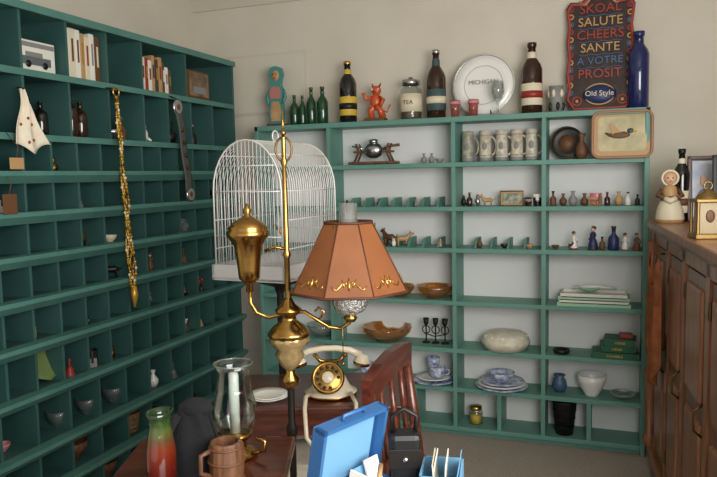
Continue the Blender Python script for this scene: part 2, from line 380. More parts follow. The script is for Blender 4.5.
# --- things on the back unit top
ys=3.42
b=B('carved_folk_figure',(-1.735,ys,1.6))
b.cbox(0,0,.008,.11,.05,.016,brown,.003)
b.prism([(-.035,.016),(.035,.016),(.045,.08),(.036,.14),(.046,.19),(.03,.225),(.034,.255),(.044,.28),(.034,.315),(.01,.325),(-.01,.325),(-.034,.315),(-.044,.28),(-.034,.255),(-.03,.225),(-.046,.19),(-.036,.14),(-.045,.08)],-.014,.014,teal)
b.prism([(-.026,.03),(.026,.03),(.032,.08),(.022,.135),(-.022,.135),(-.032,.08)],-.02,-.012,M('figure_tan',(196,160,116),.6,col2=(170,132,92),scale=20))
b.prism([(-.03,.15),(.03,.15),(.034,.19),(.022,.215),(-.022,.215),(-.034,.19)],-.02,-.012,M('figure_rose',(186,120,112),.6))
b.ball(0,-.012,.275,.026,.012,.03,M('figure_tan',(0,0,0)),12,8)
for d in(-.01,.01): b.ball(d,-.024,.282,.004,.003,.004,black,6,4)
b.tube([(0,-.022,.278),(0,-.03,.268)],.003,tan,5); b.ball(0,-.023,.26,.007,.003,.003,red,8,4)
for s in(-1,1): b.tube([(s*.04,0,.2),(s*.056,-.008,.16),(s*.04,-.016,.12)],[.009,.009,.007],teal,7)
b.done()
for x,h,r in((-1.63,.165,.024),(-1.583,.16,.02),(-1.53,.2,.026),(-1.465,.2,.03)):
    bottle('green_glass_bottle',x,ys,1.6,r,h,gGreen,None,brassD)
bottle('liquor_bottle',-1.318,ys,1.6,.046,.32,gBlack,yellow,gold,.35,.36,black)
b=B('devil_figurine',(-1.165,ys,1.6))
b.cbox(0,0,.01,.11,.06,.02,brown,.004); b.tube([(-.02,0,.02),(-.03,0,.06),(0,0,.085)],[.018,.016,.02],orange,8); b.tube([(.04,0,.02),(.03,-.02,.06),(0,0,.085)],[.018,.016,.02],orange,8)
b.ball(0,0,.105,.03,.024,.04,orange).ball(.005,0,.16,.026,.024,.026,orange); b.tube([(-.02,0,.125),(-.055,-.01,.12),(-.06,-.02,.15)],[.012,.009,.01],orange,7); b.tube([(.02,0,.125),(.05,-.02,.11),(.035,-.03,.08)],[.012,.009,.01],orange,7)
for d in(-.012,.02): b.tube([(d,0,.18),(d*1.6,0,.2)],[.007,.001],red,6); b.ball(d+.001,-.022,.165,.005,.004,.005,white,6,4)
b.tube([(0,.02,.08),(.05,.03,.05),(.07,.03,.09)],.005,orange,6).ball(.005,-.026,.152,.006,.008,.005,red,6,4).done()
b=B('glass_canister',(-.975,ys,1.6)); b.lathe([(0,0),(.052,0),(.055,.01),(.055,.15),(.04,.165),(.04,.18)],glass,24); b.lathe([(.0,.004),(.05,.004),(.05,.09),(0,.09)],M('canister_fill',(110,90,70),.7),20)
b.lathe([(.056,.04),(.0575,.04),(.0575,.13),(.056,.13)],cream,24).lathe([(.043,.175),(.046,.176),(.046,.2),(.01,.205),(.012,.215),(0,.218)],silver,20)
b.at(0,-.059,.085).text('TEA',.03,brown,.001); b.at().done()
bottle('wine_bottle',-.843,ys,1.6,.048,.34,gBrown,M('label_teal',(60,84,84),.6),silver,.33,.4,cream)
b=B('decorative_plate',(-.61,ys+.03,1.6),0); b.at(0,0,.155,rx=math.pi/2-.12).lathe(plate_prof(.152),white,40).ring(0,0,.014,.147,.0022,silver,'Z',40).ring(0,0,.008,.095,.0012,grey,'Z',40)
b.at(0,-.012,.17,rx=-.12).text('MICHIGAN',.03,grey,.0008).at(0,-.006,.13,rx=-.12).text('GREAT LAKES STATE',.014,grey,.0008)
b.at().tube([(-.04,.0,.0),(-.04,-.03,.005),(-.04,-.035,.03)],.003,iron,6).tube([(.04,.0,.0),(.04,-.03,.005),(.04,-.035,.03)],.003,iron,6).tube([(-.04,-.03,.003),(0,.06,.003),(.04,-.03,.003)],.003,iron,6).done()
for x in(-.735,-.645):
    b=B('pink_juice_glass',(x,ys-.055,1.6)); b.lathe([(0,0),(.02,0),(.026,.08),(.024,.08),(.018,.006),(0,.006)],pinkg,18).lathe([(.0265,.06),(.027,.06),(.0275,.075),(.0268,.075)],pink,18).done()
b=B('goblet',(-.53,ys-.05,1.6)); b.lathe([(0,0),(.03,0),(.03,.004),(.006,.012),(.005,.06),(.02,.075),(.033,.11),(.03,.16),(.028,.16),(.03,.11),(.015,.08),(0,.078)],frost,20).done()
bottle('wine_bottle',-.375,ys,1.6,.05,.335,gBrown,cream,gBrown,.36,.38,red)
b=B('patterned_tumbler',(-.262,ys,1.6)); b.lathe([(0,0),(.028,0),(.034,.125),(.031,.125),(.026,.006),(0,.006)],[grey,grey,grey,silver,silver],20)
for i in range(10):
    a=i*.628; b.ball(.031*math.cos(a),.031*math.sin(a),.03+.06*(i%2),.009,.009,.02,[black,cream][i%2],8,5)
b.done()
bottle('cobalt_bottle',.098,ys,1.6,.045,.345,gBlue,None,navy,.42,.3)
sg=B('carved_wooden_sign',(-.07,ys+.03,1.6),rx=-.1)
dk=M('sign_dark',(60,40,34),.6,col2=(40,26,24),scale=20,bump=.5); sr=M('sign_red',(160,62,52),.5); sb=M('sign_blue',(70,104,142),.5); sc=M('sign_tan',(190,152,100),.5)
hw=.15
poly=[(-hw*.8,0),(hw*.8,0),(hw*.86,.02),(hw,.05),(hw*.93,.1),(hw,.17),(hw*.94,.25),(hw,.33),(hw*.95,.40),(hw,.46),(hw*1.02,.49),(hw*.9,.52),(hw*.6,.515),(hw*.4,.535),(hw*.2,.56),(0,.57),(-hw*.2,.56),(-hw*.4,.535),(-hw*.6,.515),(-hw*.9,.52),(-hw*1.02,.49),(-hw,.46),(-hw*.95,.40),(-hw,.33),(-hw*.94,.25),(-hw,.17),(-hw*.93,.1),(-hw,.05),(-hw*.86,.02)]
sg.prism(poly,-.012,.012,dk)
sg.tube([(x*.95,-.014,.012+z*.955) for x,z in poly],.007,sr,6,True)
for i,(t,c,s) in enumerate([('SKOAL',sr,.06),('SALUTE',sc,.058),('CHEERS',sr,.06),('SANTE',sc,.058),('A VOTRE',sb,.05),('PROSIT',sr,.06)]):
    sg.at(0,-.015,.478-i*.061).text(t,s,c,.005)
    if i<5: sg.at(0,-.012,.448-i*.061).tube([(x/100,-.002,.003*math.sin(x*1.1)) for x in range(-10,11)],.0022,sb,4)
for sx in(-1,1):
    for kk in range(12): zz=.09+.036*kk; sg.at(sx*.131,-.014,zz).ring(0,0,0,.011,.004,[sb,sc,sr][kk%3],'Y',12,5).ball(0,0,0,.005,.004,.005,[sc,sr,sb][kk%3],6,4)
for sx in(-1,1):
    sg.at(sx*.1,-.014,.05).ring(0,0,0,.02,.004,sr,'Y',16,5).ball(0,0,0,.008,.004,.008,sc,8,5)
    sg.at(0,-.014,.52).tube([(sx*(.01+.012*t),0,.02*math.sin(t*.9)) for t in range(8)],.005,sc,6)
sg.at(0,-.014,.53).ball(0,0,0,.016,.006,.014,sr,10,6)
sg.at(0,-.013,.078,rx=math.pi/2).lathe([(0,0),(.06,0),(.055,.008),(0,.01)],navy,24,sx=1.25,sy=.75).ring(0,0,.004,.065,.004,sc,'Z',28,6,ry=.048)
sg.at(0,-.025,.08).text('Old Style',.034,cream,.002)
sg.at(); sg.done()
z=1.379
b=B('brandy_warmer_rack',(-1.18,ys,z))
b.cbox(0,0,.01,.26,.08,.014,barrelw,.003)
for dx in(-.1,.1):
    for dy in(-.025,.025): b.tube([(dx,dy,.015),(dx*.75,dy,.07),(dx*.9,dy,.11)],.006,barrelw,6)
    b.cbox(dx*.83,0,.068,.04,.07,.01,barrelw,.002)
b.ball(0,0,.075,.055,.04,.042,silver).lathe([(.02,.11),(.025,.112),(.025,.13),(0,.135)],silver,16); b.tube([(.05,0,.08),(.09,0,.095),(.14,0,.1)],[.008,.006,.008],brown,8); b.tube([(-.05,0,.08),(-.12,0,.1)],.005,silver,6).done()
b=B('miniature_collection',(0,ys-.04,0))
for x in(-.90,-.86,-.82): trinket(b,x,0,1.379,.05,random.choice([1,3,8]),None,grey)
for x in(-1.33,-1.15,-.95): trinket(b,x,.02,1.163,.04)
for x in(-.70,-.67,-.63,-.58,-.35,-.385): trinket(b,x,0,1.163,random.uniform(.05,.08),None,None,random.choice([brown,black,tan,gBrown,silver]))
for x in(-.27,-.225,-.18,-.13,-.08,-.03,.02,.06,.10): trinket(b,x,random.uniform(-.02,.02),1.163,random.uniform(.045,.07),random.choice([0,1,6,8,4,2]),None,random.choice([brown,black,white,tan,grey,gBrown]))
for x in(-1.31,-1.25,-.82,-.62,-.5,-.38): trinket(b,x,0,.957,.045,None,None,random.choice([brown,tan,gBrown]))
for x,k,s,c in((-.175,0,.085,white),(-.19,4,.04,brown),(-.09,0,.11,navy),(-.05,6,.06,brown),(.0,6,.11,navy),(.05,0,.08,white),(.1,0,.08,brown),(-.26,3,.04,brown)): trinket(b,x,0,.957,s,k,None,c)
b.done()
stk=M('stein_grey',(218,212,196),.4,col2=(178,168,148),scale=50)
std=M('stein_dark',(120,124,116),.4,col2=(180,172,152),scale=40)
for i,x in enumerate((-.685,-.598,-.518,-.445,-.375)):
    b=B('beer_stein',(x,ys,z)); h=.152; body=std if i==0 else beige if i%2 else stk
    b.lathe([(0,0),(.03,0),(.032,.008),(.03,.02),(.029,h*.5),(.028,h-.012),(.03,h-.008),(.03,h),(.026,h),(.024,.02),(0,.015)],[grey,grey,grey,body,body,body,body,grey,grey,grey],20)
    b.tube([(.027+.026*math.sin(a),-.0,h*.5-.045*math.cos(a)) for a in[math.pi*k/8 for k in range(9)]],.005,body,7); b.ring(0,0,h*.2,.0298,.0015,grey,'Z',20,5).ring(0,0,h*.85,.0285,.0015,grey,'Z',20,5)
    b.ball(0,-.0275,h*.5,.012,.004,.02,grey,10,6).done()
b=B('dark_wall_plate',(-.215,ys+.04,z)); b.at(0,0,.08,rx=math.pi/2-.15).lathe(plate_prof(.078),black,28).ring(0,0,.014,.074,.002,brassD,'Z',28).lathe([(0,.006),(.04,.007),(.04,.008),(0,.009)],brown,20).at().done()
b=B('bud_vase',(-.145,ys-.03,z)); b.lathe([(0,0),(.02,0),(.03,.03),(.025,.06),(.012,.08),(.012,.1),(.02,.12),(.015,.12),(.008,.1),(0,.08)],brown,16).done()
b=B('serving_tray',(.03,UY0+.0,z+.002),rx=-.06)
def rrect(w,h,r,n=5):
    o=[]
    for cx,cz,a0 in((w/2-r,h-r,0),(-w/2+r,h-r,90),(-w/2+r,r,180),(w/2-r,r,270)):
        for k in range(n+1): a=math.radians(a0+90*k/n); o.append((cx+r*math.cos(a),cz+r*math.sin(a)))
    return o
b.prism(rrect(.255,.21,.035),-.004,.0,tan)
b.tube([(x,-.01,zz) for x,zz in rrect(.25,.205,.033)],.007,M('tray_rim',(160,118,86),.4),6,True)
b.prism([(x,zz+.028) for x,zz in rrect(.205,.155,.02)],-.006,-.004,M('tray_picture',(206,190,148),.5,col2=(164,160,120),scale=14))
b.at(-.01,-.009,.1).ball(0,0,0,.045,.003,.016,brown,12,6).ball(.045,0,.018,.014,.003,.011,M('drake',(30,70,50),.4),8,5).tube([(.055,0,.018),(.072,0,.014)],[.005,.003],yellow,5).prism([(-.03,.0),(.015,.005),(-.03,.05),(-.045,.045)],-.002,.002,tan).tube([(-.04,0,0),(-.06,0,.01)],[.009,.004],brown,5)
b.at().done()
b=B('small_picture_frame',(-.47,ys,1.163)); b.prism([(-.055,0),(.055,0),(.055,.07),(-.055,.07)],0,.008,tan); b.prism([(-.045,.01),(.045,.01),(.045,.06),(-.045,.06)],-.003,.0,M('miniature_landscape',(190,190,170),.6,col2=(96,104,90),scale=40)); b.tube([(-.055,-.002,0),(.055,-.002,0),(.055,-.002,.07),(-.055,-.002,.07)],.003,brassD,4,True).done()
b=B('animal_figurine_group',(-1.06,ys-.02,.957)); trinket(b,-.035,0,0,.1,4,2.6,brown); trinket(b,.035,0,0,.085,4,.4,tan); trinket(b,0,-.04,0,.05,8,0,white); b.done()
for x,r,h in((-1.17,.07,.055),(-1.045,.075,.06),(-.86,.09,.065)):
    b=B('amber_glass_bowl',(x,ys-.01,.691)); b.lathe(bowl_prof(r,h),amber,32,flute=(.05,8)).done()
b=B('amber_glass_bowl',(-1.12,ys-.01,.45)); b.lathe(bowl_prof(.13,.08),amber,40,flute=(.04,10)).done()
for x,zz in((-1.62,.691),(-1.5,.45)):
    b=B('clear_glass_bowl',(x,ys-.01,zz)); b.lathe(bowl_prof(.085,.07),frost,28).done()
b=B('tray_stack',(-.085,ys-.01,.691))
for i,(m,w) in enumerate([(mint,.32),(offw,.3),(mint,.31),(offw,.29)]):
    b.box(-w/2,w/2,-.07,.07,i*.014,i*.014+.004,m)
    for s in(-1,1): b.box(s*w/2-.003,s*w/2+.003,-.072,.072,i*.014,i*.014+.018,m); b.box(-w/2,w/2,s*.07-.003,s*.07+.003,i*.014,i*.014+.018,m)
b.at(-.02,0,.062,rz=.3).lathe(bowl_prof(.05,.02),mint,20).at().tube([(-.09,.02,.075),(0,.0,.085),(.1,.03,.075)],[.008,.01,.006],white,6).done()
b=B('wire_candelabra',(-.86,ys,.45))
for dx in(-.05,0,.05):
    b.lathe([(0,0),(.022,0),(.02,.006),(.004,.012),(.004,.09),(.012,.1),(.016,.13),(.012,.13),(0,.105)],iron,10,o=(dx,0,0)); b.ring(dx,0,.07,.02,.003,iron,'Y',14,5)
b.tube([(-.06,0,.05),(0,-.02,.04),(.06,0,.05)],.003,iron,5).done()
b=B('lidded_cake_dish',(-.50,ys-.01,.45)); dish=M('cake_dish',(230,224,206),.35,col2=(212,202,178),scale=30)
b.lathe([(0,0),(.1,0),(.118,.03),(.12,.045),(.115,.05),(.112,.065),(.09,.082),(.04,.09),(0,.092)],dish,32,flute=(.015,16))
for i in range(12): a=i*math.pi/6; b.ball(.1*math.cos(a),.1*math.sin(a),.066,.012,.012,.01,white,8,5)
b.done()
b=B('ashtray',(-.23,ys-.03,.45)); b.lathe([(0,0),(.035,0),(.042,.02),(.036,.02),(.03,.006),(0,.006)],black,18).tube([(.036,0,.018),(.05,0,.022)],.003,silver,5).done()
b=B('green_book_stack',(.01,ys-.01,.45))
for i,(w,h,rz) in enumerate(((.2,.03,.0),(.15,.03,.06),(.14,.03,-.05))):
    zz=.03*i; b.at(.0+.012*i,-.015 if i==0 else 0,zz,rz=rz); b.box(-w/2,w/2,-.065,.065,0,h,bookg,.002).box(-w/2+.004,w/2+.002,-.06,.06,.004,h-.004,offw).at(.012*i,-.081 if i==0 else -.067,zz+h/2).text('SCRABBLE' if i==0 else 'HERBS',.016,yellow,.0006)
b.at().cbox(.05,.0,.1,.06,.05,.02,red,.003).done()
bw=M('blue_white_china',(224,228,234),.25,col2=(96,118,176),scale=34,coat=.4)
b=B('teacup_group',(-1.24,ys-.01,.25)); b.lathe(plate_prof(.07),white,24); cup(b,0,0,.01,.04,.06,bw,rz=.5); cup(b,.12,.02,0,.038,.06,bw,rz=2); b.done()
b=B('teacup_and_plates',(-.87,ys-.01,.25)); b.lathe(plate_prof(.115),bw,32).lathe(plate_prof(.09),white,28,o=(0,0,.015)); cup(b,.02,0,.025,.042,.055,bw,rz=.2); cup(b,.0,.0,.078,.034,.05,bw,rz=2.6); b.done()
b=B('blue_china_plate_stack',(-.52,ys-.01,.25)); b.lathe(plate_prof(.13),bw,36).lathe(plate_prof(.12),white,36,o=(0,0,.012)).lathe(plate_prof(.11),bw,36,o=(0,0,.024)).lathe(bowl_prof(.065,.045),bw,28,o=(0,0,.034)).done()
b=B('blue_vase',(-.24,ys,.25)); b.lathe([(0,0),(.022,0),(.036,.03),(.03,.06),(.02,.068),(.028,.085),(.022,.085),(.015,.068),(0,.05)],M('slate_blue',(70,98,124),.4),18).done()
b=B('white_mixing_bowl',(-.09,ys-.01,.25)); b.lathe(bowl_prof(.068,.1,.5),white,32).done()
b=B('pressed_glass_dish',(.05,ys-.03,.25)); b.lathe(bowl_prof(.058,.03),frost,32,flute=(.04,10)).done()
b=B('mustard_jar',(-.65,ys-.01,.05)); b.lathe([(0,0),(.032,0),(.035,.006),(.035,.06),(.026,.07),(.026,.075)],glass,20).lathe([(0,.003),(.03,.003),(.03,.045),(0,.045)],yellow,18).lathe([(.027,.072),(.03,.073),(.03,.09),(0,.092)],gold,18).done()
b=B('black_wastebasket',(-.215,ys-.02,.05)); b.lathe([(0,0),(.042,0),(.058,.16),(.06,.165),(.055,.165),(.04,.006),(0,.006)],black,24)
for zz in(.04,.08,.12): b.ring(0,0,zz,.043+.1*zz,.002,iron,'Z')
b.done()
# ---------------------------------------------------------------- right cabinet
b=B('oak_cabinet',(.154,3.20,0),rz=math.atan2(-.996,.087)); L=1.45;Dp=.42;Ht=1.106
b.box(0,L,.02,Dp,.08,Ht-.03,oak)
b.box(-.015,L+.015,-.02,Dp+.005,Ht-.03,Ht,oak2,.006).box(-.008,L,.0,Dp,Ht-.05,Ht-.03,oak,.004).box(-.008,L,-.004,Dp,.06,.12,oak2,.004)
for x in(.0,L-.05): b.box(x,x+.05,0,.03,.1,Ht-.05,oak2,.004)
b.box(0,L,.004,.022,Ht-.09,Ht-.05,oak2)
for x in(.05,.36,.68,1.04): b.box(x,x+.05,.004,.022,.12,Ht-.05,oak2)
for x0,x1 in((.11,.35),(.42,.67),(.74,1.03),(1.1,1.39)):
    b.box(x0,x1,.01,.02,.14,Ht-.1,oak,.004)
    b.box(x0+.035,x1-.035,.0,.02,.18,.56,oak2,.01); b.box(x0+.035,x1-.035,.0,.02,.62,Ht-.14,oak2,.01)
    b.tube([(x1-.018,.01,.63),(x1-.018,-.016,.61),(x1-.018,-.016,.55),(x1-.018,.01,.53)],.004,brassD,6)
    for zz in(.2,.9): b.lathe([(.005,0),(.006,.01),(.005,.05)],brassD,8,o=(x0+.004,.004,zz))
b.lathe([(.02,0),(.03,.04),(.016,.06),(.02,.3),(.026,.33),(.016,.36),(.018,.62),(.028,.66),(.016,.69),(.02,.9)],oak2,12,o=(.025,-.0,.12))
for x in(.02,L-.04):
    for y in(.04,Dp-.04): b.lathe([(.018,0),(.028,.04),(.02,.08)],oak,10,o=(x+.01,y,0))
b.done()
b=B('hanging_scarf',(.182,2.86,0),rz=math.atan2(-.996,.087)); sc2=M('scarf_brown',(166,98,54),.85,col2=(128,72,40),scale=20,bump=.3)
b.grid(lambda u,v:(-.10+.2*u+.012*math.sin(v*6),-.034-.014*math.sin(u*16+v*2),1.0-.40*v-.12*math.sin(u*3.1)),20,16,sc2); b.tube([(0,-.034,1.0),(0,-.012,1.0),(0,.004,1.0)],.004,brassD,5); b.done(.004)
cz=1.106
b=B('bonnet_girl_figurine',(.212,3.06,cz))
b.lathe([(0,0),(.052,0),(.055,.015),(.05,.05),(.036,.09),(.026,.11),(.03,.125),(.024,.145),(.012,.155),(0,.157)],[tan,tan,cream,cream,brown,tan,tan,tan,skin],18,flute=(.03,9))
b.ball(0,-.004,.178,.024,.024,.026,skin).ball(0,.008,.184,.03,.028,.031,tan); b.ring(0,-.006,.182,.03,.005,cream,'Y',18,6)
for d in(-.009,.009): b.ball(d,-.0275,.182,.003,.002,.003,black,6,4)
b.ball(0,-.029,.175,.003,.004,.003,skin,6,4).ball(0,-.027,.167,.005,.002,.0015,red,6,4)
for s in(-1,1): b.tube([(s*.028,0,.135),(s*.045,-.01,.11),(s*.02,-.035,.1)],[.011,.01,.007],brown,7)
b.tube([(-.02,-.035,.1),(0,-.045,.09),(.02,-.035,.1)],.012,cream,8).done()
bottle('dark_decanter',.262,3.155,cz,.034,.3,gBlack,cream,black,.35,.35,brown)
lb=M('lantern_brass',(150,122,74),.4,.9); lp=M('lantern_pane',(168,150,118),.35)
b=B('carriage_lantern',(.272,2.37,cz),rz=.25)
b.cbox(0,0,.008,.092,.074,.016,lb,.003).cbox(0,0,.118,.09,.07,.012,lb,.003).cbox(0,0,.064,.066,.046,.1,lp,.004)
for sx in(-1,1):
    for sy in(-1,1): b.lathe([(.006,0),(.0045,.05),(.006,.1)],lb,8,o=(sx*.038,sy*.028,.014))
b.lathe([(.036,.124),(.03,.135),(.014,.145),(.01,.152),(0,.155)],lb,20).ring(0,0,.163,.012,.0025,lb,'Y')
b.ball(0,-.024,.07,.014,.003,.02,brown,10,6).done()
def frame(name,x,y,w,h,m,pic,rz):
    b=B(name,(x,y,cz),rz=rz,rx=-.12)
    b.prism([(-w/2,0),(w/2,0),(w/2,h),(-w/2,h)],0,.01,m); b.prism([(-w/2+.018,.02),(w/2-.018,.02),(w/2-.018,h-.02),(-w/2+.018,h-.02)],-.002,0,pic)
    for a,c,d,e in((-w/2,w/2,0,.014),(-w/2,w/2,h-.014,h),(-w/2,-w/2+.014,0,h),(w/2-.014,w/2,0,h)): b.box(a,c,-.01,0,d,e,m,.002)
    b.prism([(-w*.1,0),(w*.1,0),(w*.05,h*.6)],.012,.03,black)
    b.ball(0,-.004,h*.62,w*.12,.003,h*.1,skin,10,6).ball(0,-.004,h*.36,w*.2,.003,h*.14,grey,10,6)
    return b.done()
frame('picture_frame',.345,3.13,.12,.27,M('frame_wood',(70,42,28),.4),M('photo_print',(150,164,190),.4,col2=(196,200,208),scale=14),.05)
frame('picture_frame',.43,2.98,.14,.27,black,M('photo_print2',(196,200,206),.4,col2=(150,150,150),scale=14),.05)
# ---------------------------------------------------------------- floor lamp
ang=math.radians(20.5)
b=B('brass_floor_lamp',(-.762,1.53,0),rz=ang)
b.lathe([(0,0),(.14,0),(.14,.012),(.12,.022),(.05,.035),(.022,.06),(.014,.08)],brassD,32)
b.lathe([(.009,.06),(.009,.30),(.014,.31),(.014,.33),(.009,.34),(.009,.66),(.014,.67),(.014,.69),(.009,.70),(.009,.8)],iron,14)
b.lathe([(.01,.79),(.02,.80),(.024,.815),(.012,.83),(.012,.84)],brass,20)
b.lathe([(.012,.84),(.026,.855),(.036,.875),(.03,.89),(.046,.905),(.05,.915),(.047,.925)],M('cut_brass_glass',(196,170,120),.15,.6),24,flute=(.05,12))
b.lathe([(.047,.92),(.054,.928),(.052,.935),(.04,.95),(.02,.965),(.018,.975),(.032,.985),(.034,.992),(.018,1.005),(.01,1.02)],brass,24)
b.lathe([(.007,1.0),(.007,1.12),(.011,1.13),(.007,1.14),(.0055,1.35),(.009,1.36),(.0055,1.37),(.0055,1.42)],brass,12)
b.tube([(.02*math.sin(t),0,1.39-.03*math.cos(t)) for t in[2*math.pi*i/20 for i in range(20)]],.003,brassD,6,True)
b.tube([(0,0,1.42),(0,0,1.49)],[.004,.002],brass,6).ball(0,0,1.43,.007,.007,.007,brass)
b.lathe([(0,0),(.018,.0),(.026,.008),(.028,.03),(.031,.06),(.036,.09),(.045,.105),(.053,.115),(.054,.124),(.048,.13),(.05,.135),(.036,.148),(.018,.158),(.008,.165),(.011,.178),(.004,.19),(0,.195)],brass,24,o=(-.095,0,1.065))
b.lathe([(0,-.03),(.01,-.025),(.008,-.01),(.018,.0)],brass,16,o=(-.095,0,1.065))
b.tube([(-.055,0,1.14),(-.03,0,1.15),(-.006,0,1.145)],.004,brass,8)
b.tube([(-.095,0,1.04),(-.094,0,1.01),(-.08,0,.985),(-.05,0,.972),(-.015,0,.98),(0,0,.985)],.005,brass,8)
b.tube([(0,0,.985),(.04,0,.985),(.07,0,.965),(.10,0,.945),(.13,0,.94),(.152,0,.955),(.155,0,.975)],.005,brass,8)
b.tube([(.075,0,.962),(.09,0,.985),(.075,0,.995),(.066,0,.985)],.0035,brass,6).tube([(0,0,1.02),(.03,0,1.05),(.08,0,1.055),(.12,0,1.045)],.0035,brass,6)
U=.155
b.lathe([(.0,.955),(.012,.958),(.018,.968),(.012,.975)],brass,16,o=(U,0,0))
b.lathe([(.012,.975),(.034,.985),(.044,1.005),(.044,1.02),(.036,1.035),(.03,1.04)],M('hobnail_silver',(214,214,210),.2,.7,bump=1,scale=120),24,o=(U,0,0),flute=(.05,12))
b.lathe([(.03,1.035),(.046,1.04),(.048,1.05),(.03,1.055),(.028,1.07)],brass,24,o=(U,0,0))
b.lathe([(.027,1.06),(.032,1.09),(.024,1.13),(.022,1.255),(.0205,1.255),(.0225,1.13),(.0305,1.09),(.0255,1.06)],frost,24,o=(U,0,0))
for k in range(3):
    a=k*2.094; b.tube([(U+.03*math.cos(a),.03*math.sin(a),1.06),(U+.06*math.cos(a),.06*math.sin(a),1.12),(U+.066*math.cos(a),.066*math.sin(a),1.205)],.0018,brass,5)
n=8; z0,z1=1.04,1.208; r0,r1=.15,.062
def sp(k,t,off=0):
    a=2*math.pi*(k+.5)/n; rr=(r0+(r1-r0)*t)+off; return (U+rr*math.cos(a),rr*math.sin(a),z0+(z1-z0)*t)
for inn in(0,-.003):
    vs=[];fs=[]
    for k in range(n): vs+= [sp(k,0,inn),sp(k,1,inn)]
    for k in range(n): j=(k+1)%n; fs.append((2*k,2*j,2*j+1,2*k+1))
    b.add(vs,fs,leather)
b.tube([sp(k,0,.001) for k in range(n)],.0035,leatherD,6,True).tube([sp(k,1,.001) for k in range(n)],.0035,leatherD,6,True)
for k in range(n): b.tube([sp(k,0,.001),sp(k,1,.001)],.0014,leatherD,5)
for k in range(n):
    A=V(sp(k,0,.0015));Bv=V(sp((k+1)%n,0,.0015)); A2=V(sp(k,1,.0015)); B2=V(sp((k+1)%n,1,.0015))
    def P(u,t): return (A.lerp(Bv,u)).lerp(A2.lerp(B2,u),t)
    for s in(-1,1):
        b.tube([P(.5+s*x,.16+.05*math.sin(x*16)) for x in[.03,.08,.14,.2,.27,.33,.4]],[.0012,.0025,.0012,.0025,.0012,.002,.0006],gold,5)
        b.tube([P(.5+s*.1,.15),P(.5+s*.16,.25)],[.0025,.0006],gold,5)
    b.tube([P(.5,.1),P(.5,.18),P(.5,.27)],[.001,.004,.001],gold,5)
b.tube([(U-.02,-.02,.975),(U-.02,-.022,.86)],.001,brass,4).ball(U-.02,-.022,.855,.004,.004,.006,brass,6,4)
b.done()
# ---------------------------------------------------------------- birdcage
Fd=V((-math.sin(ang),math.cos(ang),0)); Rd=V((math.cos(ang),math.sin(ang),0))
ax=(Rd*.42+Fd*.907).normalized(); rz=math.atan2(ax.y,ax.x)
b=B('birdcage',(-1.055,2.06,1.0),rz=rz)
Lc=.36;W=.25;hs=.28;ht=.44
b.box(-Lc/2-.01,Lc/2+.01,-W/2-.01,W/2+.01,0,.012,trayg,.003)
for s in(-1,1): b.box(-Lc/2-.01,Lc/2+.01,s*(W/2+.006)-.004,s*(W/2+.006)+.004,0,.05,trayg); b.box(s*(Lc/2+.006)-.004,s*(Lc/2+.006)+.004,-W/2-.01,W/2+.01,0,.05,trayg)
def hoop(x,r):
    pts=[(x,-W/2,.04),(x,-W/2,hs)]+[(x,-W/2*math.cos(a),hs+(ht-hs)*math.sin(a)) for a in [math.pi*i/14 for i in range(1,14)]]+[(x,W/2,hs),(x,W/2,.04)]
    b.tube(pts,r,wire,5)
N=26
for i in range(N+1): hoop(-Lc/2+Lc*i/N,.003 if i in(0,N) else .0013)
for s in(-1,1):
    x=s*Lc/2
    for j in range(1,18):
        y=-W/2+W*j/18; zt=hs+(ht-hs)*math.sqrt(max(0,1-(y/(W/2))**2)); b.tube([(x,y,.04),(x,y,zt)],.0013,wire,5)
    for zz in(.14,.28,.36):
        yw=W/2 if zz<=hs else W/2*math.sqrt(1-((zz-hs)/(ht-hs))**2); b.tube([(x,-yw,zz),(x,yw,zz)],.002,wire,5)
    for zz in(.10,.19,.28): b.tube([(-Lc/2,s*W/2,zz),(Lc/2,s*W/2,zz)],.002,wire,5)
for a in(45,90,135):
    a=math.radians(a); b.tube([(-Lc/2,-W/2*math.cos(a),hs+(ht-hs)*math.sin(a)),(Lc/2,-W/2*math.cos(a),hs+(ht-hs)*math.sin(a))],.002,wire,5)
b.ring(0,0,ht+.018,.018,.003,wire,'Y').tube([(-.15,-W/2+.02,.15),(.15,W/2-.02,.15)],.006,tan,6).tube([(0,0,.16),(0,0,ht)],.0015,wire,4)
b.cbox(Lc/2-.04,-W/2+.02,.09,.05,.03,.04,white,.004).done()
b=B('birdcage_stand',(-1.055,2.06,0),rz=rz)
b.lathe([(0,0),(.1,0),(.1,.012),(.03,.03),(.013,.05),(.012,.93),(.02,.955),(.08,.975),(.1,.99),(.1,.999),(0,.999)],iron,24); b.done()
# ---------------------------------------------------------------- phone table
def table(name,cx,cy,w,d,h,mat,rz,leg=.018,apron=.07,t=.022):
    b=B(name,(cx,cy,0),rz=rz); b.box(-w/2,w/2,-d/2,d/2,h-t,h,mat,.006)
    b.box(-w/2+.03,w/2-.03,-d/2+.03,d/2-.03,h-t-apron,h-t,mat)
    for sx in(-1,1):
        for sy in(-1,1): b.lathe([(leg*.6,0),(leg*.8,.03),(leg*.6,.08),(leg,h*.45),(leg*.7,h*.5),(leg*1.1,h*.56),(leg,h-t)],mat,12,o=(sx*(w/2-.05),sy*(d/2-.05),0))
    return b
def pos(D,lat): p=Fd*D+Rd*lat; return p.x,p.y
x,y=pos(2.04,-.12); tb=table('side_table',x,y,.52,.34,.68,wood,ang); tb.done()
ivory=M('phone_ivory',(226,214,186),.3,coat=.4)
x,y=pos(1.99,-.09); b=B('antique_telephone',(x,y,.68),rz=ang)
b.lathe([(0,0),(.075,0),(.078,.01),(.06,.02),(.045,.05),(.03,.075),(.02,.1),(0,.1)],[brass,brass,ivory,ivory,ivory,brass,brass],28)
